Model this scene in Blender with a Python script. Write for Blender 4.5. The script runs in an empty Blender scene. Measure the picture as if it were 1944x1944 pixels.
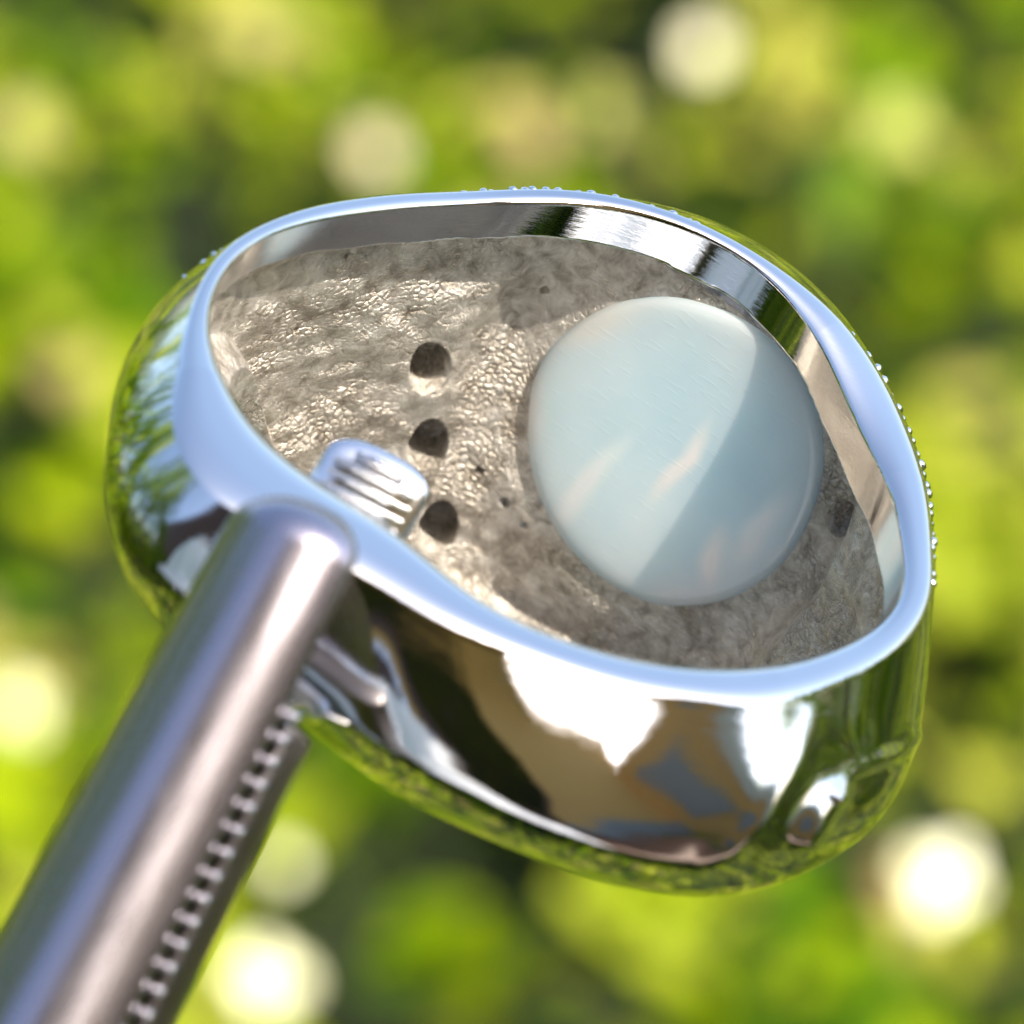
import bpy, bmesh, math, random
import numpy as np
from mathutils import Matrix, Vector

# ------------------------------------------------------------------ camera, sky, sun, exposure
scene = bpy.context.scene
PITCH = math.radians(32.0)
FOCUS = np.array([0.0, 0.0, 0.50])                 # world point half a metre above the ground: middle of the ring
D, FRAME = 170.0, 26.0                              # mm: lens to ring, width of the view there
PX = 1944 / FRAME
XC = np.array([1.0, 0, 0]); YC = np.array([0, math.sin(PITCH), math.cos(PITCH)]); ZC = np.array([0, -math.cos(PITCH), math.sin(PITCH)])
ROT = np.stack([XC, YC, ZC], 1)                     # view-aligned axes -> world
def to_world(p): return FOCUS + 0.001 * (np.asarray(p, float) @ ROT.T)

cam_data = bpy.data.cameras.new('camera'); cam = bpy.data.objects.new('camera', cam_data)
scene.collection.objects.link(cam); scene.camera = cam
cam.location = to_world([0, 0, D]); cam.rotation_euler = (math.pi / 2 - PITCH, 0, 0)
cam_data.sensor_width = 36; cam_data.lens = 36 * D / FRAME
cam_data.clip_start = 0.005; cam_data.clip_end = 200
cam_data.dof.use_dof = True; cam_data.dof.focus_distance = (D + 7.5) / 1000
cam_data.dof.aperture_fstop = cam_data.lens / 2.75

SUN_C = np.array([0.54, 0.43, 0.72]); SUN_W = ROT @ (SUN_C / np.linalg.norm(SUN_C))
world = bpy.data.worlds.new('World'); scene.world = world; world.use_nodes = True
wn = world.node_tree.nodes; sky = wn.new('ShaderNodeTexSky'); sky.sky_type = 'NISHITA'; sky.sun_disc = False
sky.sun_elevation = math.asin(SUN_W[2]); sky.sun_rotation = math.atan2(SUN_W[0], SUN_W[1])
sky.air_density = 1.0; sky.dust_density = 3.0
world.node_tree.links.new(sky.outputs[0], wn['Background'].inputs[0]); wn['Background'].inputs[1].default_value = 0.15
sun_d = bpy.data.lights.new('sun', 'SUN'); sun_d.energy = 3.6; sun_d.angle = math.radians(0.55); sun_d.color = (1, 0.92, 0.80)
sun = bpy.data.objects.new('sun', sun_d); scene.collection.objects.link(sun)
sun.rotation_euler = Vector(SUN_W).to_track_quat('Z', 'Y').to_euler(); sun.location = (0.6, -0.5, 2)
scene.view_settings.view_transform = 'Standard'; scene.view_settings.look = 'None'
scene.view_settings.exposure = 1.18; scene.view_settings.gamma = 1
scene.cycles.max_bounces = 10; scene.cycles.glossy_bounces = 6; scene.cycles.transmission_bounces = 6
scene.cycles.caustics_reflective = True

# ------------------------------------------------------------------ helpers
rng = np.random.default_rng(7); random.seed(7)
COL = scene.collection
def tag(o, label=None, cat=None, group=None, kind=None):
    for k, v in (('label', label), ('category', cat), ('group', group), ('kind', kind)):
        if v: o[k] = v
    return o
def empty(name, mat):
    o = bpy.data.objects.new(name, None); o.empty_display_size = 0.005; COL.objects.link(o); o.matrix_world = mat; return o
def mesh_obj(name, verts, faces, mat, parent=None, smooth=True):
    me = bpy.data.meshes.new(name)
    verts = np.asarray(verts, np.float32); faces = np.asarray(faces, np.int32)
    n = faces.shape[1]
    me.vertices.add(len(verts)); me.vertices.foreach_set('co', verts.ravel())
    me.loops.add(faces.size); me.loops.foreach_set('vertex_index', faces.ravel())
    me.polygons.add(len(faces)); me.polygons.foreach_set('loop_start', np.arange(0, faces.size, n, dtype=np.int32))
    me.polygons.foreach_set('loop_total', np.full(len(faces), n, np.int32))
    me.polygons.foreach_set('use_smooth', np.full(len(faces), smooth, bool))
    me.update(calc_edges=True); me.validate()
    o = bpy.data.objects.new(name, me); COL.objects.link(o); me.materials.append(mat)
    if parent: o.parent = parent
    return o
def grid_faces(nu, nv, wrap_u=False, wrap_v=False, flip=False):
    i = np.arange(nu if wrap_u else nu - 1); j = np.arange(nv if wrap_v else nv - 1)
    I, J = np.meshgrid(i, j, indexing='ij'); I2 = (I + 1) % nu; J2 = (J + 1) % nv
    f = np.stack([I * nv + J, I2 * nv + J, I2 * nv + J2, I * nv + J2], -1).reshape(-1, 4)
    return f[:, ::-1] if flip else f
def sstep(a, b, x): t = np.clip((x - a) / (b - a), 0, 1); return t * t * (3 - 2 * t)
def unit(v): v = np.asarray(v, float); return v / np.linalg.norm(v)

class Nodes:
    def __init__(s, name):
        s.m = bpy.data.materials.new(name); s.m.use_nodes = True; s.t = s.m.node_tree
        s.b = s.t.nodes['Principled BSDF']; s.out = s.t.nodes['Material Output']
    def n(s, kind, **kw):
        x = s.t.nodes.new('ShaderNode' + kind)
        for k, v in kw.items():
            if k.startswith('i_'):
                x.inputs[k[2:].replace('_', ' ')].default_value = v
            else: setattr(x, k, v)
        return x
    def l(s, a, b): s.t.links.new(a, b)
    def set(s, **kw):
        for k, v in kw.items(): s.b.inputs[k.replace('_', ' ')].default_value = v
    def coord(s, which='Object'): return s.n('TexCoord').outputs[which]
    def noise(s, vec, scale, detail=3, rough=.55, dist=0):
        x = s.n('TexNoise'); x.inputs['Scale'].default_value = scale; x.inputs['Detail'].default_value = detail
        x.inputs['Roughness'].default_value = rough; x.inputs['Distortion'].default_value = dist; s.l(vec, x.inputs['Vector']); return x.outputs['Fac']
    def ramp(s, fac, stops):
        x = s.n('ValToRGB'); e = x.color_ramp.elements
        while len(e) < len(stops): e.new(0.5)
        for el, (p, c) in zip(e, stops): el.position = p; el.color = c if len(c) == 4 else (*c, 1)
        s.l(fac, x.inputs[0]); return x.outputs[0]
    def math(s, op, a, b=None):
        x = s.n('Math', operation=op)
        for k, v in enumerate((a, b)):
            if v is None: continue
            if isinstance(v, (int, float)): x.inputs[k].default_value = v
            else: s.l(v, x.inputs[k])
        return x.outputs[0]
    def mix(s, fac, a, b):
        x = s.n('Mix', data_type='RGBA')
        for inp, v in ((x.inputs['Factor'], fac), (x.inputs['A'], a), (x.inputs['B'], b)):
            if isinstance(v, (int, float)): inp.default_value = v
            elif isinstance(v, tuple): inp.default_value = (*v, 1)[:4]
            else: s.l(v, inp)
        return x.outputs['Result']
    def bump(s, h, dist, strength=1, normal=None):
        x = s.n('Bump'); x.inputs['Distance'].default_value = dist; x.inputs['Strength'].default_value = strength; s.l(h, x.inputs['Height'])
        if normal: s.l(normal, x.inputs['Normal'])
        return x.outputs[0]

# ------------------------------------------------------------------ materials
def mat_silver():
    k = Nodes('polished_silver_with_cast_hollow'); co = k.coord()
    att = k.n('Attribute', attribute_name='hollow').outputs['Fac']
    # cast skin of the hollow: leathery cells, fine pitting
    warp = k.n('Mapping'); k.l(co, warp.inputs[0])
    nz = k.n('TexNoise'); nz.inputs['Scale'].default_value = 900; nz.inputs['Detail'].default_value = 2; k.l(co, nz.inputs['Vector'])
    mixv = k.n('Mix', data_type='VECTOR'); mixv.inputs['Factor'].default_value = .00022
    k.l(co, mixv.inputs['A']); k.l(nz.outputs['Color'], mixv.inputs['B'])
    vor = k.n('TexVoronoi', feature='DISTANCE_TO_EDGE'); vor.inputs['Scale'].default_value = 4700; k.l(mixv.outputs['Result'], vor.inputs['Vector'])
    fine = k.noise(co, 11000, 4, .7); mid = k.noise(co, 1900, 5, .65, .6); big = k.noise(co, 420, 3)
    cell = k.ramp(vor.outputs['Distance'], [(0, (0, 0, 0)), (.16, (.55, .55, .55)), (.42, (1, 1, 1))])
    patch = k.ramp(big, [(.42, (.0, .0, .0)), (.62, (1, 1, 1))])
    h = k.math('ADD', k.math('MULTIPLY', k.math('MULTIPLY', cell, .42), patch), k.math('ADD', k.math('MULTIPLY', mid, .95), k.math('MULTIPLY', fine, .42)))
    hb = k.math('MULTIPLY', h, att)
    scr = k.n('Mapping'); scr.inputs['Scale'].default_value = (1, 1, 9); k.l(co, scr.inputs[0])
    sc = k.noise(scr.outputs[0], 900, 4, .7)
    b1 = k.bump(sc, 0.000006, .7)
    b2 = k.bump(hb, 0.00016, 1.0, b1)
    k.l(b2, k.b.inputs['Normal'])
    tarn0 = k.ramp(mid, [(.30, (.30, .26, .215)), (.48, (.66, .61, .54)), (.68, (.93, .885, .82))])
    tarn = k.mix(k.math('MULTIPLY', k.math('SUBTRACT', 1.0, cell), k.math('MULTIPLY', patch, .45)), tarn0, (.26, .20, .14))
    colr = k.mix(att, (.82, .815, .805), tarn); k.l(colr, k.b.inputs['Base Color'])
    rr = k.math('ADD', k.math('MULTIPLY', att, .25), k.math('ADD', k.math('MULTIPLY', k.ramp(k.noise(co, 330, 5, .7, 1.2), [(.45, (0, 0, 0)), (.75, (1, 1, 1))]), .04), k.math('ADD', k.math('MULTIPLY', sc, .03), .01))); k.l(rr, k.b.inputs['Roughness'])
    k.l(k.math('SUBTRACT', 1.0, k.math('MULTIPLY', att, .24)), k.b.inputs['Metallic']); return k.m
def mat_metal(name, col, rough, bumpd=0, bscale=2000, stretch=(1, 1, 1)):
    k = Nodes(name); co = k.coord(); mp = k.n('Mapping'); mp.inputs['Scale'].default_value = stretch; k.l(co, mp.inputs[0])
    nz = k.noise(mp.outputs[0], bscale, 4, .65)
    k.set(Metallic=1.0); k.b.inputs['Base Color'].default_value = (*col, 1)
    k.l(k.math('ADD', k.math('MULTIPLY', nz, rough * .5), rough * .75), k.b.inputs['Roughness'])
    if bumpd: k.l(k.bump(nz, bumpd, 1), k.b.inputs['Normal'])
    return k.m
def mat_stone():
    k = Nodes('milky_moonstone'); co = k.coord()
    nz = k.n('TexNoise'); nz.inputs['Scale'].default_value = 260; nz.inputs['Detail'].default_value = 3; k.l(co, nz.inputs['Vector'])
    wv = k.n('Mix', data_type='VECTOR'); wv.inputs['Factor'].default_value = .0011; k.l(co, wv.inputs['A']); k.l(nz.outputs['Color'], wv.inputs['B'])
    base = k.ramp(k.noise(co, 210, 3, .5), [(.32, (.60, .79, .85)), (.68, (.74, .89, .96))])
    cur = base
    for (x, y, rot, sx, sy, colr, amt) in STREAKS_AND_GLOWS:
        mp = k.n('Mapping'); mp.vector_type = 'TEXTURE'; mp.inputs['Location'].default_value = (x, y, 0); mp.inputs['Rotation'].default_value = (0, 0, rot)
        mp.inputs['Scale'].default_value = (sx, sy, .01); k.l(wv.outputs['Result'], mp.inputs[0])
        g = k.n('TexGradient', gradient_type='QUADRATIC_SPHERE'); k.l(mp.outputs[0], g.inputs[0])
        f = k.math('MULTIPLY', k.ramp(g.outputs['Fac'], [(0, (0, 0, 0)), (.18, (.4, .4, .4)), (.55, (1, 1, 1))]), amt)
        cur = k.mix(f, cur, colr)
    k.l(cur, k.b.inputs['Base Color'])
    k.set(Roughness=.16, IOR=1.53, Subsurface_Weight=.80, Subsurface_Scale=.0030); k.b.inputs['Subsurface Radius'].default_value = (.8, 1.0, 1.1)
    mp = k.n('Mapping'); mp.inputs['Scale'].default_value = (1, 7, 1); mp.inputs['Rotation'].default_value = (0, 0, .9); k.l(co, mp.inputs[0])
    scr = k.ramp(k.noise(mp.outputs[0], 1500, 2, .4, .3), [(.60, (0, 0, 0)), (.70, (1, 1, 1))])
    k.l(k.bump(scr, .000008, .6), k.b.inputs['Normal'])
    return k.m
def mat_leaf():
    k = Nodes('leaf'); tint = k.n('Attribute', attribute_name='tint').outputs['Fac']; gl = k.n('Attribute', attribute_name='gloss').outputs['Fac']
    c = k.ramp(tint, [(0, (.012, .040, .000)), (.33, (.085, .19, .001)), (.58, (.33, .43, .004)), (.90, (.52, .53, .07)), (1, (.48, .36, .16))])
    k.l(c, k.b.inputs['Base Color'])
    k.l(k.math('SUBTRACT', .50, k.math('MULTIPLY', gl, .29)), k.b.inputs['Roughness'])
    k.l(k.math('ADD', .02, k.math('MULTIPLY', gl, .55)), k.b.inputs['Specular IOR Level'])
    tr = k.n('BsdfTranslucent'); k.l(k.mix(.35, c, (.26, .34, .004)), tr.inputs[0])
    mx = k.n('MixShader'); mx.inputs[0].default_value = .30; k.l(k.b.outputs[0], mx.inputs[1]); k.l(tr.outputs[0], mx.inputs[2]); k.l(mx.outputs[0], k.out.inputs[0])
    return k.m
def mat_soil():
    k = Nodes('dark_soil'); co = k.coord(); n = k.noise(co, 9, 6, .65)
    k.l(k.ramp(n, [(.3, (.006, .012, .002)), (.55, (.014, .026, .003)), (.75, (.028, .045, .006))]), k.b.inputs['Base Color'])
    k.set(Roughness=.95); k.l(k.bump(k.noise(co, 60, 5), .01), k.b.inputs['Normal']); return k.m

# ------------------------------------------------------------------ ring frame (mm, view-aligned axes; the loop of the rim fixes its own plane)
M2 = unit([.48, .877, 0]); AZ = .56
AX = np.array([*(M2[:2] * math.sqrt(1 - AZ ** 2)), AZ])      # finger axis, towards the open side
HD = np.array([*(M2[:2] * AZ), -math.sqrt(1 - AZ ** 2)])
SD = unit(np.cross(AX, HD)); SD = SD if SD[0] > 0 else -SD
RC = np.array([(1085 - 972) / PX, (972 - 825) / PX, 0])
CAMP = np.array([0, 0, D])
def unproject(px, py, P0, N):
    d = np.array([(px - 972) / PX, (972 - py) / PX, -D]); return CAMP + d * (np.dot(P0 - CAMP, N) / np.dot(d, N))
def at_depth(px, py, z): return unproject(px, py, np.array([0, 0, z]), np.array([0, 0, 1.]))
def project(P): w = D / (D - P[..., 2]); return np.stack([972 + P[..., 0] * w * PX, 972 - P[..., 1] * w * PX], -1)
# radii of the inner and outer edge of the near rim and its rise at the head: Fourier terms in mm
cI = [9.124, 0.5249, -0.1029, -0.1129, 0.3346, 0.3797, 0.1479, 0.148, -0.1838, 0.0058, 0.1208, 0.0197, -0.0365, -0.0484, 0.0296, 0.0348, -0.0006, -0.0296, 0.0088, 0.0002, 0.0046, -0.0108, -0.0158, 0.0083, 0.0035, 0.0037, 0.0027, -0.005, 0.0005]
cR = [10.3322, -0.0829, 0.0172, 0.2683, 0.7922, 0.2944, -0.0766, -0.198, 0.0608, 0.1177, 0.0164, -0.1191, -0.1519, -0.034, 0.0478, 0.0591, -0.0848, -0.05, 0.0124, 0.0318, 0.0024, -0.0147, -0.016, 0.0118, 0.0166, 0.0021, -0.0141, 0.0016, 0.0107]
cO = [0.1264, 0.2316, 0.048, 0.1857, 0.0691, 0.1421, 0.0689, 0.1027, 0.0651, 0.0585, 0.0571, 0.0188, 0.0342, 0.0011, 0.0069, 0.0007, -0.0052, -0.0015, -0.0037, -0.007, -0.0038, -0.006, -0.0077, 0.001, -0.0055, 0.0028, 0.002, -0.0016, 0.0047]
WC = np.array([5.17, 4.31, 3.6, 4.29, 4.94, 5.66, 6.47, 7.29, 7.96, 8.38, 8.37, 7.94, 7.29, 6.67, 6.45, 5.42])   # band width round the ring
BC = np.array([1.55, 0.7, 0.95, 1.0, 0.75, 0.95, 1.22, 2.71, 5.32, 4.29, 0.31, 0.3, 1.41, 2.43, 2.37, 2.5])       # how far it bulges
def four(c, t):
    r = np.full_like(t, c[0]); K = (len(c) - 1) // 2
    for k in range(1, K + 1): r = r + c[2 * k - 1] * np.cos(k * t) + c[2 * k] * np.sin(k * t)
    return r
def spline(c, t):
    n = len(c); x = (t + np.pi) / (2 * np.pi) * n; i = np.floor(x).astype(int); f = x - i
    p = [c[(i + k) % n] for k in (-1, 0, 1, 2)]
    return (p[0] * (1 - f) ** 3 + p[1] * (3 * f ** 3 - 6 * f ** 2 + 4) + p[2] * (-3 * f ** 3 + 3 * f ** 2 + 3 * f + 1) + p[3] * f ** 3) / 6
TH0 = math.radians(12)
def dang(t, c): return np.abs((t - c + np.pi) % (2 * np.pi) - np.pi)
def head(t): return np.exp(-(dang(t, TH0) / math.radians(38)) ** 2)
def width(t):
    need = np.maximum(0, 15.2 * np.cos(t)) ; w = spline(WC, t)          # the head reaches back far enough to close the hollow
    return (w ** 6 + need ** 6) ** (1 / 6)
def outer_radius(t, tau):
    p = 2.2 + 2.2 * head(t)
    hb = head(t); f = (1 - hb) * np.sin(np.pi * tau) + hb * (1 - np.abs(2 * tau - 1) ** p)
    dome = (1 - sstep(math.radians(36), math.radians(66), dang(t, math.radians(-2)))) * sstep(.1, .34, tau) * (1 - sstep(.72, .98, tau))
    r = four(cR, t) + spline(BC, t) * f + 2.5 * dome
    return np.where(r > 12.6, 12.6 + 1.0 * np.tanh((r - 12.6) / 1.0), r)                 # the crown of the head is cut flat round the stone
def rad(t): return np.cos(t)[..., None] * HD + np.sin(t)[..., None] * SD
def ring_point(t, r, ax): return RC + rad(t) * r[..., None] + AX * ax[..., None]
LOC = np.stack([HD, np.cross(AX, HD), AX], 1)                 # ring axes in the view-aligned frame
def ring_local(P): return ((np.asarray(P) - RC) @ LOC) * 0.001
RING_M = Matrix.Translation(Vector(to_world(RC))) @ Matrix((ROT @ LOC).tolist()).to_4x4()

# stone plane
NV = math.cos(TH0) * HD + math.sin(TH0) * SD; TV = np.cross(AX, NV); TV = TV if TV @ SD > 0 else -TV
SDIST = 10.2
stone_px = [(1214,566),(1280,564),(1346,580),(1425,615),(1487,668),(1526,725),(1553,786),(1564,848),(1559,914),(1535,989),(1487,1068),(1434,1112),(1368,1143),(1302,1152),(1236,1147),(1148,1103),(1073,1033),(1029,958),(1003,870),(1001,795),(1009,729),(1038,668),(1091,619),(1148,584)]
sp = np.array([unproject(x, y, RC + NV * SDIST, NV) for x, y in stone_px]) - RC
sa, ss = sp @ AX, sp @ TV
SA0, SS0 = (sa.min() + sa.max()) / 2, (ss.min() + ss.max()) / 2
EA, ES = (sa.max() - sa.min()) / 2, (ss.max() - ss.min()) / 2
sphi = np.arctan2((sa - SA0) / EA, (ss - SS0) / ES); srad = np.hypot((sa - SA0) / EA, (ss - SS0) / ES)
order = np.argsort(sphi); sphi, srad = sphi[order], srad[order]
def stone_edge(phi): return np.interp(phi, np.concatenate([sphi - 2 * np.pi, sphi, sphi + 2 * np.pi]), np.tile(srad, 3))
def stone_rho(aa, s_):
    x, y = (s_ - SS0) / ES, (aa - SA0) / EA; return np.hypot(x, y) / stone_edge(np.arctan2(y, x))
def stone_uv(px, py):                                          # pixel on the stone's back -> its own plane (metres)
    p = unproject(px, py, RC + NV * SDIST, NV) - RC; return (p @ TV - SS0) * .001, (p @ AX - SA0) * .001
STREAKS_AND_GLOWS = []
def streak_or_glow(p, q, w, colr, amt):
    a, b = np.array(stone_uv(*p)), np.array(stone_uv(*q)); c = (a + b) / 2; d = b - a
    STREAKS_AND_GLOWS.append((c[0], c[1], math.atan2(d[1], d[0]), np.linalg.norm(d) / 2 * 1.25, w * .001, colr, amt))
streak_or_glow((1075, 1010), (1265, 795), .55, (.86, .97, 1.0), 1.0)
streak_or_glow((1290, 965), (1405, 775), .42, (.97, .98, .93), 1.0)
streak_or_glow((1385, 1135), (1430, 985), .62, (.97, .99, .97), 1.0)  # bright caustic of light through the stone, painted as a pale blob
streak_or_glow((1420, 1110), (1555, 900), .60, (.88, .95, .99), .9)
streak_or_glow((1250, 1130), (1440, 1120), .9, (.86, .95, 1.0), .9)  # from here on: light in the thin edge, painted into the base colour
streak_or_glow((1020, 900), (1060, 660), .9, (.92, .96, .92), .9)
streak_or_glow((1080, 1060), (1250, 1150), .8, (.86, .94, .97), .8)
streak_or_glow((1100, 640), (1280, 580), .8, (.84, .92, .84), .8)

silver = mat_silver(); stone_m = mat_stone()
bead_silver = mat_metal('bright_silver', (.95, .94, .93), .10)
gem_m = Nodes('accent_gem'); gem_m.set(Roughness=.05, IOR=1.9, Transmission_Weight=.35); gem_m.b.inputs['Base Color'].default_value = (.10, .075, .05, 1); gem_m = gem_m.m  # dark base colour adds the darkness of the hole

# ------------------------------------------------------------------ ring: band with hollow head
ring = empty('finger_ring', RING_M)
tag(ring, 'wide polished silver ring with pale round stone seen from inside, gripped by the tweezers', 'ring')
ta = np.linspace(math.radians(-126), math.radians(100), 1080, endpoint=False); tb = np.linspace(math.radians(100), math.radians(234), 560, endpoint=False)
T = np.concatenate([ta, tb]); T = np.where(T > np.pi, T - 2 * np.pi, T)
Wt, Ot, Rin, Rout = width(T), four(cO, T), four(cI, T), four(cR, T)
NI = 240
tau_i = np.linspace(1, 0, NI)[None] * np.ones((len(T), 1))
# inside: finger hole with its polished border, then the cast hollow and the seat of the stone
tt = tau_i * Wt[:, None]; aa = Ot[:, None] - tt; TT = T[:, None] * np.ones_like(tau_i)
lowf = sum(.5 ** k * np.sin(TT * f1 + aa * f2 + ph) for k, (f1, f2, ph) in enumerate([(6.3, .9, .4), (10.1, -1.7, 2.0), (19, 2.9, 1.1), (31, -4.7, .3)]))
ang = 1 - sstep(math.radians(94), math.radians(107), dang(TT, math.radians(-17)))
lip = 1.27 + .05 * np.sin(TT * 7 + 1) + .03 * np.sin(TT * 23)
HM = ang * sstep(lip - .06, lip + .10, tt) * (1 - sstep(Wt[:, None] - 1.5, Wt[:, None] - 1.0, tt))
rr = Rin[:, None] + HM * (.85 + .11 * lowf + .05 * np.sin(TT * 23 + 2.2 * np.sin(aa * 1.9 + TT * 5)) * np.sin(aa * 3.1 + 4 * TT))
dt = (TT - TH0 + np.pi) % (2 * np.pi) - np.pi
cosd = np.maximum(np.cos(dt), .3); rp = SDIST / cosd
s_on = rp * np.sin(np.clip(dt, -1.25, 1.25)); rho = np.where(np.abs(dt) < 1.2, stone_rho(aa, s_on), 9)
wgt = (1 - sstep(1.03, 1.75, rho)) * HM
seat = rp + np.where(rho < 1.02, .35 * (1 - sstep(.93, 1.0, rho)), 0) + .03 + .05 * lowf * sstep(1, 1.2, rho)
rr = rr * (1 - wgt) + seat * wgt
rr = rr - 2.6 * np.exp(-((TT - math.radians(-110)) / math.radians(28)) ** 2) * sstep(.2, 1, tau_i)
rlim = outer_radius(TT, tau_i) - .28
rr = np.minimum(rr, np.maximum(rlim, Rin[:, None]))
Rfar = rr[:, 0].copy()
P_in = ring_point(TT, rr, aa); Q_in = project(P_in)
HOLES = [(815, 697, .50, 1.5), (813, 845, .53, 1.5), (832, 1000, .53, 1.5), (1597, 985, .42, .7), (562, 628, .10, .25), (1035, 551, .13, .3), (958, 955, .15, .3), (912, 893, .12, .25), (994, 998, .10, .25), (660, 486, .09, .2), (1322, 838, .0, 0)]
gem_spots = []
push = np.zeros_like(rr)
for (x, y, R, dep) in HOLES:
    if R <= 0: continue
    d2 = np.hypot(Q_in[..., 0] - x, Q_in[..., 1] - y) + np.where(HM > .5, 0, 1e4); k = np.unravel_index(np.argmin(d2), d2.shape)
    c = P_in[k]; dd = np.linalg.norm(P_in - c, axis=-1)
    if R > .3:                                                   # drilled at a slant: oval mouths
        ex, ey = (Q_in - np.array([x, y])).transpose(2, 0, 1); ca, sa_ = math.cos(.35), math.sin(.35); wob = 1 + .05 * np.sin(3 * np.arctan2(ey, ex) + x)
        dd = np.where(dd < 2.2, np.hypot((ex * ca + ey * sa_) / 37, (-ex * sa_ + ey * ca) / (48 if x < 1500 else 52)) * R * wob * (1 if x < 1500 else 1.5), 9)
    push = np.maximum(push, dep * (1 - sstep(R * .93, R * 1.0, dd)) - .05 * np.exp(-((dd - R * 1.15) / (R * .2)) ** 2) * 0)
    if R > .3: gem_spots.append((T[k[0]], rr[k] + dep * .98, aa[k], R))
rr = rr + push
P_in = ring_point(TT, rr, aa)
# near rim, outside, far rim
NR, NO, NF = 14, 120, 8
u = np.linspace(0, 1, NR + 2)[1:-1][None]
rim_r = Rin[:, None] + (Rout - Rin)[:, None] * u
round_h = np.minimum(.26, (Rout - Rin) * .19)[:, None] * (1 - np.abs(2 * u - 1) ** 3)
P_rim = ring_point(T[:, None] * np.ones_like(u), rim_r, Ot[:, None] + round_h)
v = (np.linspace(0, 1, NO) ** 1.15)[None] * np.ones((len(T), 1))
TO = T[:, None] * np.ones_like(v); RO = outer_radius(TO, v)
P_out = ring_point(TO, RO, Ot[:, None] - v * Wt[:, None]); Q_out = project(P_out)
# raised line work on the shoulder: a drop with a curling stem, and the soft crease that frames the shank
def line_dist(pts):
    best = np.full(Q_out.shape[:2], 1e9)
    for (a, b) in zip(pts[:-1], pts[1:]):
        a, b = np.array(a, float), np.array(b, float); d = b - a; h = np.clip(((Q_out - a) @ d) / (d @ d), 0, 1)
        best = np.minimum(best, np.linalg.norm(Q_out - a - h[..., None] * d, axis=-1))
    return np.where(P_out[..., 2] > -7.5, best, 1e9)
relief = .13 * np.exp(-(line_dist([(1590, 1500), (1625, 1462), (1668, 1440), (1715, 1424), (1738, 1395)]) / 15) ** 2)
relief += .36 * np.exp(-(line_dist([(1537, 1595), (1560, 1548), (1585, 1508)]) / 30) ** 2) - .16 * np.exp(-(line_dist([(1537, 1595), (1560, 1548), (1590, 1500)]) / 58) ** 2)
relief += .07 * np.exp(-(line_dist([(1545, 1355), (1520, 1440), (1460, 1540), (1390, 1620), (1320, 1650), (1200, 1620), (1000, 1545), (800, 1450), (620, 1360)]) / 22) ** 2)
relief += .004 * np.sin(TO * 37 + 9 * v) * np.sin(v * 9) * sstep(.05, .2, v)
P_out = ring_point(TO, RO + relief, Ot[:, None] - v * Wt[:, None])
u2 = np.linspace(1, 0, NF + 2)[1:-1][None]
P_far = ring_point(T[:, None] * np.ones_like(u2), Rfar[:, None] + (Rout - Rfar)[:, None] * u2, (Ot - Wt)[:, None] - .15 * (1 - np.abs(2 * u2 - 1) ** 4))
V = np.concatenate([P_in, P_rim, P_out, P_far], 1); NV_ = V.shape[1]
cut = np.zeros(V.shape[:2], bool); cut[:, :NI] = rho < .95
dto = (TO - TH0 + np.pi) % (2 * np.pi) - np.pi
cut[:, NI + NR:NI + NR + NO] = (np.abs(dto) < 1.0) & (stone_rho(Ot[:, None] - v * Wt[:, None], (RO + relief) * np.sin(dto)) < .78)
bf = grid_faces(len(T), NV_, True, True); bf = bf[~cut.reshape(-1)[bf].all(1)]           # open seat: the stone shows on both sides
band = mesh_obj('band', ring_local(V.reshape(-1, 3)), bf, silver, ring)
hol = np.zeros((len(T), NV_), np.float32); hol[:, :NI] = np.clip(sstep(lip - .0, lip + .25, tt) * ang, 0, 1)
at = band.data.attributes.new('hollow', 'FLOAT', 'POINT'); at.data.foreach_set('value', hol.ravel())

# ------------------------------------------------------------------ moonstone set in the head
def frame_of(origin, x, y, z): return Matrix.Translation(Vector(origin)) @ Matrix(np.stack([x, y, z], 1).tolist()).to_4x4()
nphi, prof = 96, []
for q in np.linspace(0, .84, 16): prof.append((q * 1.095, .15 + .04 * (1 - q * q)))
prof += [(.945, .14), (.965, .115), (.985, .06), (1.0, -.05), (1.012, -.6)]
for q in np.linspace(0, math.pi / 2, 16)[:-1]: prof.append((1.01 * math.cos(q), -.9 - 3.6 * math.sin(q)))
prof.append((0.001, -4.5))
phi = np.linspace(-np.pi, np.pi, nphi, endpoint=False); ed = stone_edge(phi)
sv = np.array([[(q * ed[i] * ES * math.cos(phi[i]), q * ed[i] * EA * math.sin(phi[i]), h) for q, h in prof] for i in range(nphi)]).reshape(-1, 3) * .001
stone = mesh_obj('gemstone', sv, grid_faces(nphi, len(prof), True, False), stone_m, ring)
tv_l, ax_l, nv_l = LOC.T @ TV, LOC.T @ AX, LOC.T @ (-NV)
if np.dot(np.cross(tv_l, ax_l), nv_l) < 0:                     # keep the frame right-handed
    nv_l = -nv_l; me = stone.data
    for vtx in me.vertices: vtx.co.z = -vtx.co.z
stone.matrix_local = frame_of((LOC.T @ (NV * SDIST + TV * SS0 + AX * SA0)) * .001, tv_l, ax_l, nv_l)
bm = bmesh.new(); bm.from_mesh(stone.data); bmesh.ops.recalc_face_normals(bm, faces=bm.faces); bm.to_mesh(stone.data); bm.free()
stone['label'] = 'milky blue-green cabochon stone with white streaks'
bm = bmesh.new(); bm.from_mesh(band.data); bmesh.ops.delete(bm, geom=[q for q in bm.verts if not q.link_faces], context='VERTS'); bmesh.ops.recalc_face_normals(bm, faces=bm.faces); bm.to_mesh(band.data); bm.free()

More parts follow.
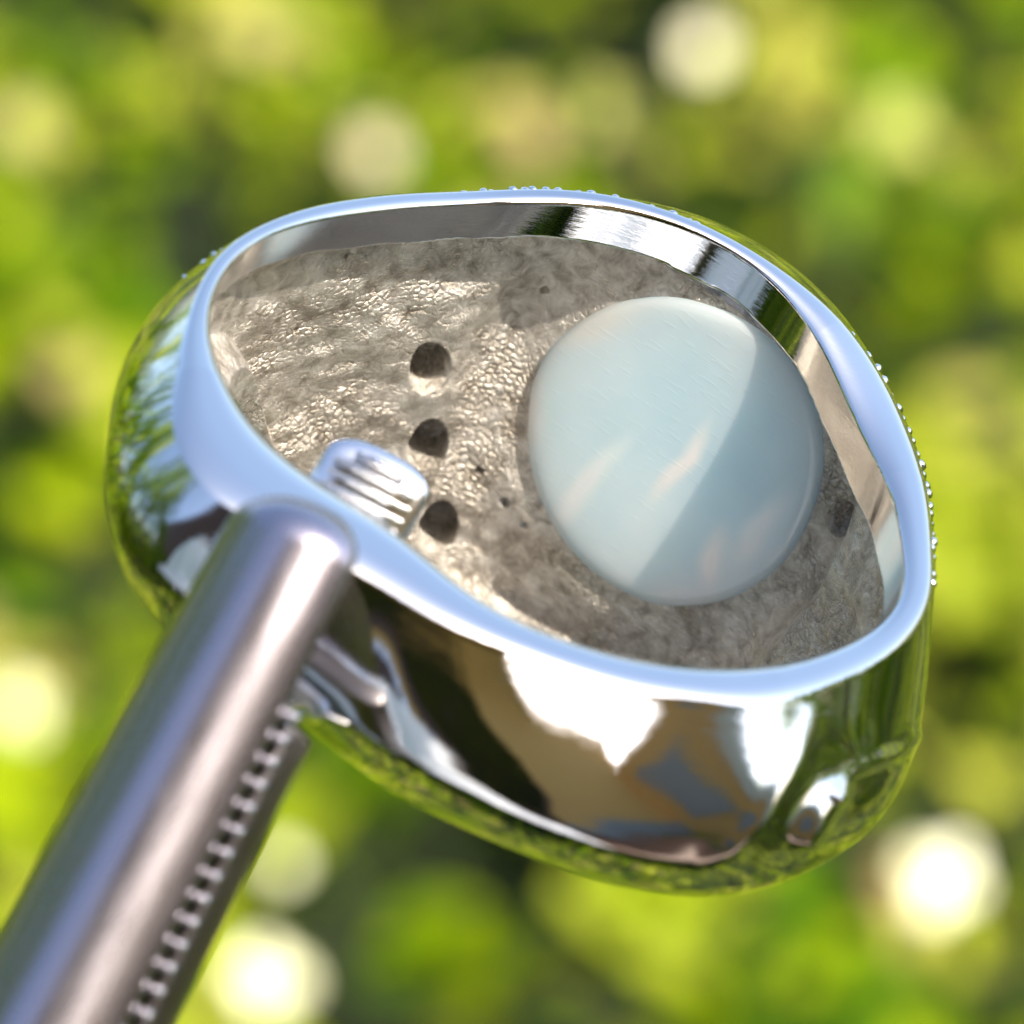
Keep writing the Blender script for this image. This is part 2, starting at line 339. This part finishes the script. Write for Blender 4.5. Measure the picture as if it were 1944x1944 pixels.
# small gems behind the holes
def small_mesh(name, build, mat, smooth=True):
    bm = bmesh.new(); build(bm); me = bpy.data.meshes.new(name); bm.to_mesh(me); bm.free(); me.materials.append(mat)
    me.polygons.foreach_set('use_smooth', [smooth] * len(me.polygons)); return me
gem_me = small_mesh('accent_gem', lambda b: (bmesh.ops.create_cone(b, segments=10, radius1=1, radius2=.05, depth=1.0)), gem_m, False)
for t, r, a_, R in gem_spots:
    o = bpy.data.objects.new('accent_gem', gem_me); COL.objects.link(o); o.parent = ring
    t_ = np.array([t]); p = ring_point(t_, np.array([r - .05]), np.array([a_]))[0]; rd = LOC.T @ rad(t_)[0]
    o.location = ring_local(p); o.rotation_euler = Vector(-rd).to_track_quat('Z', 'Y').to_euler(); o.scale = (R * .00085,) * 3
# beads along the outer edge of the rim
bead_me = small_mesh('bead', lambda b: bmesh.ops.create_icosphere(b, subdivisions=2, radius=1), bead_silver)
tl = np.linspace(-np.pi, np.pi, 4000); QL = project(ring_point(tl, four(cR, tl), four(cO, tl)))
def theta_at(px, py): return tl[np.argmin(np.hypot(QL[:, 0] - px, QL[:, 1] - py))]
def bead(t, dr=0., da=0., R=.2, sq=.8):
    t_ = np.array([t]); p = ring_point(t_, four(cR, t_) + dr, four(cO, t_) + da)[0]
    o = bpy.data.objects.new('bead', bead_me); COL.objects.link(o); o.parent = ring; o.location = ring_local(p)
    o.rotation_euler = (random.random() * 3, random.random() * 3, random.random() * 3); R *= .001; o.scale = (R * random.uniform(.85, 1.1), R * random.uniform(.85, 1.1), R * sq)
for (p, q, n) in (((880, 362), (1330, 421), 22), ((1600, 605), (1776, 1110), 26)):
    t0, t1 = theta_at(*p), theta_at(*q)
    for i in range(n): bead(t0 + (t1 - t0) * (i + random.uniform(-.2, .2)) / (n - 1), random.uniform(-.13, -.07), -.06, random.uniform(.14, .21))
for (x, y, R) in ((362, 490, .11), (398, 470, .15), (418, 458, .17), (436, 452, .12), (462, 428, .09), (476, 418, .08)):
    t = theta_at(max(x, 440), y); bead(t, .12 + (440 - min(x, 440)) * .006, -.4 - (440 - min(x, 440)) * .012, R)

# ------------------------------------------------------------------ tweezers: two half-round jaws with teeth
steel = mat_metal('satin_steel', (.44, .405, .455), .28, .000003, 600, (6, 6, 1))
steel_b = mat_metal('bright_steel', (.86, .86, .88), .20, .000003, 900)
EV = unit([-.4907, -.8713, 0]); NP = unit([.8713, -.4907, 0])   # along the jaws (away from the tip), across them
def jaw_px(N, s): return (.8713 * N - .4907 * s, .4907 * N + .8713 * s)
tip_c = at_depth(*jaw_px(1028, 600), 10.0); low_c = at_depth(*jaw_px(1060, 1536), 11.8)
JD = unit(low_c - tip_c); JN = unit(np.cross(np.array([0, 0, 1.]), JD)); JN = JN if JN[0] > 0 else -JN; JZ = np.cross(JN, JD); JZ = JZ if JZ[2] > 0 else -JZ
TW_O = tip_c + JD * 150
TLOC = np.stack([JN, np.cross(JD, JN), JD], 1)
TW_M = Matrix.Translation(Vector(to_world(TW_O))) @ Matrix((ROT @ TLOC).tolist()).to_4x4()
def tw_local(P): return ((np.asarray(P) - TW_O) @ TLOC) * .001
tweezers = empty('tweezers', TW_M); tag(tweezers, 'round-backed grey steel tweezers with a row of teeth between two jaws, gripping the ring', 'tweezers')
r_tip, r_low = 155 / PX * .941, 183 / PX * .930; Lseg = np.linalg.norm(low_c - tip_c)
def jr(s): return r_tip + (r_low - r_tip) * s / Lseg if s < Lseg * 2 else r_tip + (r_low - r_tip) * 2
RHO = math.radians(47)
DOME = -math.sin(RHO) * JN + math.cos(RHO) * JZ                  # back of the near jaw
EDGE = math.cos(RHO) * JN + math.sin(RHO) * JZ                   # its toothed edge on the open side
def half_jaw(name, sign, s0, s1, gap, capr, mat, off=lambda s: np.zeros(3)):
    ss_ = [s0 + capr * (1 - math.cos(q)) for q in np.linspace(0.12, math.pi / 2, 9)]; ks = [math.sin(q) for q in np.linspace(0.12, math.pi / 2, 9)]
    ss_ += list(np.linspace(s0 + capr, s1, 60)[1:]); ks += [1] * 59
    rings = []
    prof = [(math.cos(q), math.sin(q)) for q in np.linspace(0.06, math.pi - .06, 40)] + [(x, 0.0) for x in np.linspace(-.97, .97, 14)]
    for s, k in zip(ss_, ks):
        c = tip_c + JD * s + off(s); R = jr(max(s, 0)) * (1 if sign > 0 else .93)
        rings.append([c + sign * DOME * (gap + R * k * y) + EDGE * R * k * x for x, y in prof])
    Vv = np.array(rings); nu, nv, _ = Vv.shape
    f = grid_faces(nu, nv, False, True)
    base = len(f); ctr = np.array([Vv[0].mean(0), Vv[-1].mean(0)]); ci = nu * nv
    j = np.arange(nv); j2 = (j + 1) % nv
    f = np.concatenate([f, np.stack([np.full(nv, ci), j, j2, j2], 1), np.stack([np.full(nv, ci + 1), (nu - 1) * nv + j2, (nu - 1) * nv + j, (nu - 1) * nv + j], 1)])
    bm = bmesh.new(); vs = [bm.verts.new(p) for p in tw_local(np.concatenate([Vv.reshape(-1, 3), ctr]))]
    for q in f:
        q = list(dict.fromkeys(int(z) for z in q))
        try: bm.faces.new([vs[z] for z in q])
        except ValueError: pass
    bmesh.ops.recalc_face_normals(bm, faces=bm.faces); me = bpy.data.meshes.new(name); bm.to_mesh(me); bm.free()
    me.polygons.foreach_set('use_smooth', [True] * len(me.polygons)); me.materials.append(mat)
    o = bpy.data.objects.new(name, me); COL.objects.link(o); o.parent = tweezers
    md = o.modifiers.new('edges', 'EDGE_SPLIT'); md.split_angle = math.radians(50); return o
GAP = .22
s_ring = 4.15 if False else (917 - 600) / PX * .941
half_jaw('outer_jaw', 1, -.75, 150, GAP, 1.3, steel)
half_jaw('inner_jaw', -1, s_ring + .15, 150, GAP, .35, mat_metal('dull_steel', (.20, .18, .18), .42, .000003, 900))
# teeth along the edge, in the gap between the jaws
def ridge(b):
    bmesh.ops.create_cube(b, size=1); bmesh.ops.bevel(b, geom=b.edges[:], offset=.22, segments=2, affect='EDGES')
tooth_me = small_mesh('tooth', ridge, steel_b)
s = s_ring + .2
while s < 18:
    R = jr(s); c = tip_c + JD * s + EDGE * (R * .55); o = bpy.data.objects.new('tooth', tooth_me); COL.objects.link(o); o.parent = tweezers
    o.matrix_local = frame_of(tw_local(c), *(TLOC.T @ z for z in (EDGE, np.cross(JD, EDGE), JD))) @ Matrix.Diagonal((R * 1.12 * .001, .00044, .00034, 1))
    s += .60
# finger of the inner jaw that reaches through the ring, with its ridged tip
def path_tube(name, ctrl, mat, teeth):
    pts = np.array([[*at_depth(*jaw_px(N, s), z), r] for N, s, z, r in ctrl]); out = []
    n = 60; x = np.linspace(0, len(pts) - 1.0001, n); i = x.astype(int); f = x - i
    P = lambda k: pts[np.clip(i + k, 0, len(pts) - 1)]
    f = f[:, None]; C = .5 * (2 * P(0) + (P(1) - P(-1)) * f + (2 * P(-1) - 5 * P(0) + 4 * P(1) - P(2)) * f ** 2 + (3 * P(0) - P(-1) - 3 * P(1) + P(2)) * f ** 3)
    rings = []
    for k in range(n):
        e = min(1, math.sqrt(max(0, 1 - max(0, 1 - k / 7) ** 2)) + .08)
        c, R = C[k, :3], C[k, 3] * e
        rings.append([c + JN * R * math.cos(q) + JZ * R * (math.sin(q) if math.sin(q) < 0 else .22 * math.sin(q)) for q in np.linspace(0, 2 * math.pi, 32, endpoint=False)])
    Vv = np.array(rings)
    o = mesh_obj(name, tw_local(Vv.reshape(-1, 3)), grid_faces(n, 32, False, True), mat, tweezers)
    bm = bmesh.new(); bm.from_mesh(o.data); bmesh.ops.holes_fill(bm, edges=[e for e in bm.edges if e.is_boundary], sides=0); bmesh.ops.recalc_face_normals(bm, faces=bm.faces); bm.to_mesh(o.data); bm.free()
    for k in range(teeth):
        N, s = ctrl[0][0], ctrl[0][1] + 30 + k * 26
        c = at_depth(*jaw_px(N, s), ctrl[1][2] + .34); wd = ctrl[1][3] * (1.0 if k == 0 else 1.55)
        q = bpy.data.objects.new('tooth', tooth_me); COL.objects.link(q); q.parent = tweezers
        q.matrix_local = frame_of(tw_local(c), *(TLOC.T @ z for z in (JN, np.cross(JD, JN), JD))) @ Matrix.Diagonal((wd * .001, .00042, .00022, 1))
    return o
path_tube('gripping_tip', [(1066, 385, 3.6, 1.35), (1064, 480, 3.9, 1.45), (1062, 640, 3.7, 1.5), (1058, 800, 2.9, 1.5), (1050, 930, 2.7, 1.4), (1040, 1040, 4.0, 1.3), (1035, 1180, 7.4, 1.2), (1035, 1330, 8.6, 1.0)], steel_b, 6)

# ------------------------------------------------------------------ ground and low leafy ground cover
soil = mat_soil(); leaf_m = mat_leaf()
g = mesh_obj('ground', [(-60, -60, 0), (60, -60, 0), (60, 60, 0), (-60, 60, 0)], [(0, 1, 2, 3)], soil, None, False); tag(g, kind='structure')
CAMW = to_world([0, 0, D])
def bumpy(x, y): return .045 + .025 * np.sin(x * 31 + 1.3 * np.sin(y * 23)) * np.sin(y * 27 + 1 + np.sin(x * 17)) + .02 * np.sin(x * 67 + y * 41)
leaf_t = np.array([(0, -.5, 0), (-.28, -.15, .05), (.28, -.15, .05), (0, -.12, 0), (-.26, .2, .04), (.26, .2, .04), (0, .2, -.01), (0, .55, -.06)])
leaf_f = np.array([(0, 3, 1), (0, 2, 3), (1, 3, 6), (1, 6, 4), (3, 2, 5), (3, 5, 6), (4, 6, 7), (6, 5, 7)])
def leaves(n, xr, yr, size, hscale=1.0):
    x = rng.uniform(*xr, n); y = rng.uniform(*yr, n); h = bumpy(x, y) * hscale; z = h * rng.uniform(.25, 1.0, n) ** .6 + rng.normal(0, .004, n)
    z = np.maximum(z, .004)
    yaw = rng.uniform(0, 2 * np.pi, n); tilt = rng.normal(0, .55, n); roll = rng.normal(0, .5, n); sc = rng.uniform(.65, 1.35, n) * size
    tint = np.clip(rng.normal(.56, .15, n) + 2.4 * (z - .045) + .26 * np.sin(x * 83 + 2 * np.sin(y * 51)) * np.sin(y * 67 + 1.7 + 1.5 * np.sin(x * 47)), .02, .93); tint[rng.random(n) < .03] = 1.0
    return np.stack([x, y, z, yaw, tilt, roll, sc, tint], 1)
def rotm(yaw, tilt, roll):
    c, s = np.cos, np.sin; n = len(yaw); Z = np.zeros(n); O = np.ones(n)
    Rz = np.array([[c(yaw), -s(yaw), Z], [s(yaw), c(yaw), Z], [Z, Z, O]]).transpose(2, 0, 1)
    Rx = np.array([[O, Z, Z], [Z, c(tilt), -s(tilt)], [Z, s(tilt), c(tilt)]]).transpose(2, 0, 1)
    Ry = np.array([[c(roll), Z, s(roll)], [Z, O, Z], [-s(roll), Z, c(roll)]]).transpose(2, 0, 1)
    return Rz @ Rx @ Ry
L = np.concatenate([leaves(14500, (-.35, .35), (.25, 1.15), .011), leaves(13000, (-.85, .85), (-.1, 1.5), .016), leaves(14000, (-1.6, 1.6), (-1.2, 2.4), .032), leaves(9000, (-5, 5), (-4, 7), .09, 1.3)])
clump = np.sin(L[:, 0] * 118 + 1.6 * np.sin(L[:, 1] * 61)) * np.sin(L[:, 1] * 92 + 1.4 * np.sin(L[:, 0] * 73) + .8); L = L[~((clump < -.42) & (L[:, 6] < .016) & (rng.random(len(L)) < .85))]
L = L[~((L[:, 6] > .022) & (np.abs(L[:, 0]) < .8) & (L[:, 1] > -.1) & (L[:, 1] < 1.5))]
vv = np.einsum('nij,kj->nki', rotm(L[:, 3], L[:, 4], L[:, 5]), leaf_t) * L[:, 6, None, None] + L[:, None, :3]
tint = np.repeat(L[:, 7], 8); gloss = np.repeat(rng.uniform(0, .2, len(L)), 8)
# leaves that happen to lie square to the sun and the viewer: they glint
view_c = unit(CAMW - np.array([0, .65, .09])); half = unit(SUN_W + view_c)
GL = [(1335, 90, .0075, .95, .72), (1160, 205, .0105, .86, .30), (715, 290, .0075, 1.0, .56), (1705, 240, .0115, .80, .32), (1785, 1665, .0115, .90, .80), (505, 1862, .0105, .90, .76), (35, 1340, .0080, .90, .74), (540, 1640, .004, .85, .8), (45, 240, .009, .97, .25), (480, 60, .009, .94, .25)]
gx = unit(np.cross(half, [0, 0, 1.])); gy = np.cross(half, gx)
ev_, et_, eg_ = [], [], []
for (px, py, size, tn, glo) in GL:
    d = to_world(at_depth(px, py, 0)) - CAMW; zz = rng.uniform(.085, .115); p = CAMW + d * ((zz - CAMW[2]) / d[2])
    vd = unit(CAMW - p); hv = unit(SUN_W + vd); gx = unit(np.cross(hv, [0, 0, 1.])); gy = np.cross(hv, gx); a0 = rng.uniform(0, 6.28)
    x1 = gx * math.cos(a0) + gy * math.sin(a0); y1 = -gx * math.sin(a0) + gy * math.cos(a0)
    lt = leaf_t * np.array([1.5, 1, .35])
    parts = [(0, 0, 1)] if size < .008 else [(0, 0, .62), (.24, .07, .42), (-.15, .25, .45), (.03, -.27, .40), (-.26, -.12, .36)]
    for (ox, oy, k_) in parts:
        ev_.append(p + size * (ox * x1 + oy * y1) + size * k_ * (lt[:, :1] * x1 + lt[:, 1:2] * y1 + lt[:, 2:] * hv)); et_ += [tn] * 8; eg_ += [glo * rng.uniform(.92, 1.0)] * 8
vv = np.concatenate([vv, np.array(ev_)]); tint = np.concatenate([tint, et_]); gloss = np.concatenate([gloss, eg_])
ff = (leaf_f[None] + 8 * np.arange(len(vv))[:, None, None]).reshape(-1, 3)
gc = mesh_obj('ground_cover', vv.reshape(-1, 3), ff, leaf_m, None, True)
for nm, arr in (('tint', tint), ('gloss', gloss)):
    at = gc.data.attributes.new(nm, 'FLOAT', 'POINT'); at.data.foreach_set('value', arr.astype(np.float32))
tag(gc, 'sunlit yellow-green leafy ground cover blurred behind the ring', 'foliage', kind='stuff')

# ------------------------------------------------------------------ phone, then unseen cloth, table, fence and wall added to shape the shank's reflections
def wood(name, c0, c1):
    k = Nodes(name); co = k.coord(); mp = k.n('Mapping'); mp.inputs['Scale'].default_value = (14, 14, 1.2); k.l(co, mp.inputs[0])
    k.l(k.ramp(k.noise(mp.outputs[0], 6, 5, .6, .8), [(.3, c0), (.7, c1)]), k.b.inputs['Base Color']); k.set(Roughness=.6); return k.m
def plain(name, c, rough, metallic=0):
    k = Nodes(name); n = k.noise(k.coord(), 40, 4); k.l(k.mix(n, tuple(x * .85 for x in c), tuple(min(1, x * 1.1) for x in c)), k.b.inputs['Base Color']); k.set(Roughness=rough, Metallic=metallic); return k.m
def box(name, c, size, mat, parent=None, bev=.004):
    bm = bmesh.new(); bmesh.ops.create_cube(bm, size=1)
    for v_ in bm.verts: v_.co = Vector([v_.co[i] * size[i] for i in range(3)])
    bmesh.ops.bevel(bm, geom=bm.edges[:], offset=bev, segments=2, affect='EDGES'); me = bpy.data.meshes.new(name); bm.to_mesh(me); bm.free(); me.materials.append(mat)
    o = bpy.data.objects.new(name, me); COL.objects.link(o); o.location = c
    if parent: o.parent = parent
    return o
brown = wood('brown_timber', (.055, .022, .012), (.14, .06, .03)); tan = wood('added_roof_timber', (.34, .19, .07), (.52, .32, .14))
phone = empty('phone', Matrix.Translation(Vector(to_world([6, -42, D + 9]))) @ Matrix(ROT.tolist()).to_4x4())
tag(phone, 'black phone held up in front of the ring, mirrored dark in the shank', 'phone')
pb = plain('black_glass', (.012, .012, .013), .12)
box('body', (0, 0, 0), (.076, .160, .008), pb, phone, .0035); box('camera_bump', (-.006, .042, .0045), (.03, .03, .0012), pb, phone, .0005)
table = empty('added_table', Matrix.Translation(Vector((.05, -.62, 0)))); tag(table, 'brown slatted table added behind the viewer for its reflection', 'table')  # unseen table added so brown shows in the shank's reflection
for i in range(7): box('added_slat', (0, -.33 + .11 * i, .26), (1.3, .104, .022), brown, table)
for sx in (-1, 1):
    for sy in (-1, 1): box('added_leg', (sx * .58, sy * .30, .124), (.05, .05, .248), brown, table)
nx = 90; gx_, gy_ = np.meshgrid(np.linspace(-1, 1, nx), np.linspace(-1, 1, nx), indexing='ij')
hz = .36 * np.exp(-(gx_ ** 2 * 1.6 + gy_ ** 2 * 2.0) * 1.6) + .09 * np.abs(np.sin(gx_ * 6 + 2 * np.sin(gy_ * 4))) * np.cos(gy_ * 5 + gx_ * 3) * np.exp(-(gx_ ** 2 + gy_ ** 2)) + .018 * np.abs(np.sin(gx_ * 15 + gy_ * 9)) - .01
hz = np.maximum(hz, .004)
cl = mesh_obj('added_cloth', np.stack([gx_ * .34, gy_ * .18, hz], -1).reshape(-1, 3), grid_faces(nx, nx), plain('added_white_cotton', (.80, .80, .82), .85), None)
cl.location = (-.25, -.37, .272); tag(cl, 'white crumpled cloth heaped on the added brown table to mirror white', 'cloth')
fence = empty('added_fence', Matrix.Translation(Vector((-2.0, -1.3, 0)))); tag(fence, 'tall dark brown board fence added behind the viewer to cover mirrored sky', 'fence')  # unseen fence added to cover the sky mirrored in the shank
for i in range(20): box('added_board', (-1.39 + .146 * i, 0, .95 + .01 * math.sin(i * 2.3)), (.140, .02, 1.9), brown, fence)
for z in (.4, 1.5): box('added_rail', (0, -.03, z), (2.9, .038, .08), brown, fence)
wall = empty('added_wall', Matrix.Translation(Vector((.72, -1.34, 0)))); tag(wall, 'tan plastered wall with a brown door, added unseen to cover mirrored sky', 'wall')  # unseen wall added to replace bright mirrored sky with tan
box('added_wall_body', (0, -.06, 1.05), (2.5, .12, 2.1), plain('added_wall_plaster', (.74, .42, .14), .9), wall); box('added_coping', (0, -.06, 2.132), (2.56, .2, .06), plain('added_wall_stone', (.72, .66, .56), .8), wall)
box('added_roof', (-.44, .30, 2.2), (1.55, .75, .07), tan, wall); box('added_door', (-.75, .015, .95), (.75, .03, 1.9), brown, wall); box('added_plinth', (.45, .02, .22), (1.58, .03, .44), plain('added_plinth_grey', (.34, .33, .33), .9), wall)  # unseen roof edge added to cover more of the mirrored sky

# ------------------------------------------------------------------ taller shrubs to the left, outside the frame, mirrored in the near shoulder; the broad one added to block sky
def shrub(loc, rx, rz, n, label):
    root = empty('shrub', Matrix.Translation(Vector(loc))); tag(root, label, 'shrub', 'shrubs beside the ground cover')
    d = rng.normal(size=(n, 3)); d /= np.linalg.norm(d, axis=1)[:, None]; d[:, 2] = np.abs(d[:, 2]); rr_ = rng.uniform(.55, 1.0, n) ** .5 * (1 + .18 * np.sin(d[:, 0] * 7) * np.cos(d[:, 1] * 6))
    c = d * rr_[:, None] * np.array([rx, rx, rz]) + [0, 0, .05]
    R_ = rotm(rng.uniform(0, 6.28, n), rng.normal(0, .9, n), rng.normal(0, .9, n)); lv = np.einsum('nij,kj->nki', R_, leaf_t) * rng.uniform(.03, .06, n)[:, None, None] + c[:, None]
    f_ = (leaf_f[None] + 8 * np.arange(n)[:, None, None]).reshape(-1, 3)
    o = mesh_obj('crown', lv.reshape(-1, 3), f_, leaf_m, root)
    for nm, arr in (('tint', np.repeat(np.clip(rng.normal(.35, .15, n), 0, .8), 8)), ('gloss', np.repeat(rng.uniform(0, .4, n), 8))):
        at_ = o.data.attributes.new(nm, 'FLOAT', 'POINT'); at_.data.foreach_set('value', arr.astype(np.float32))
    bm = bmesh.new()
    for k in range(5):
        m_ = Matrix.Translation((.06 * math.cos(k * 1.3), .06 * math.sin(k * 1.3), rz * .35)) @ Matrix.Rotation(.22, 4, Vector((math.sin(k * 1.3), -math.cos(k * 1.3), 0)) * -1); bmesh.ops.create_cone(bm, segments=7, radius1=.014, radius2=.006, depth=rz * .75, cap_ends=True, matrix=m_)
    me = bpy.data.meshes.new('trunk'); bm.to_mesh(me); bm.free(); me.materials.append(brown); o = bpy.data.objects.new('trunk', me); COL.objects.link(o); o.parent = root
box('added_side_wall', (1.22, .42, .85), (.12, .8, 1.7), bpy.data.materials['added_wall_plaster'], wall); box('added_pillar', (1.20, .90, .85), (.17, .15, 1.7), bpy.data.materials['added_wall_stone'], wall); box('shutter', (1.145, .44, 1.0), (.03, .4, .9), bpy.data.materials['added_plinth_grey'], wall)  # unseen wing and pale pillar added to fill the sky gap in the reflection
shrub((-.95, .75, 0), .55, 1.25, 5000, 'tall dark green shrub to the left of the ground cover')
shrub((-1.3, -.05, 0), .62, 1.9, 7000, 'broad green shrub added out of view to block sky from the tweezers')  # unseen shrub added to keep sky off the left of the tweezers
shrub((1.75, .35, 0), .55, .85, 4000, 'low rounded green shrub beyond the end of the added wall')
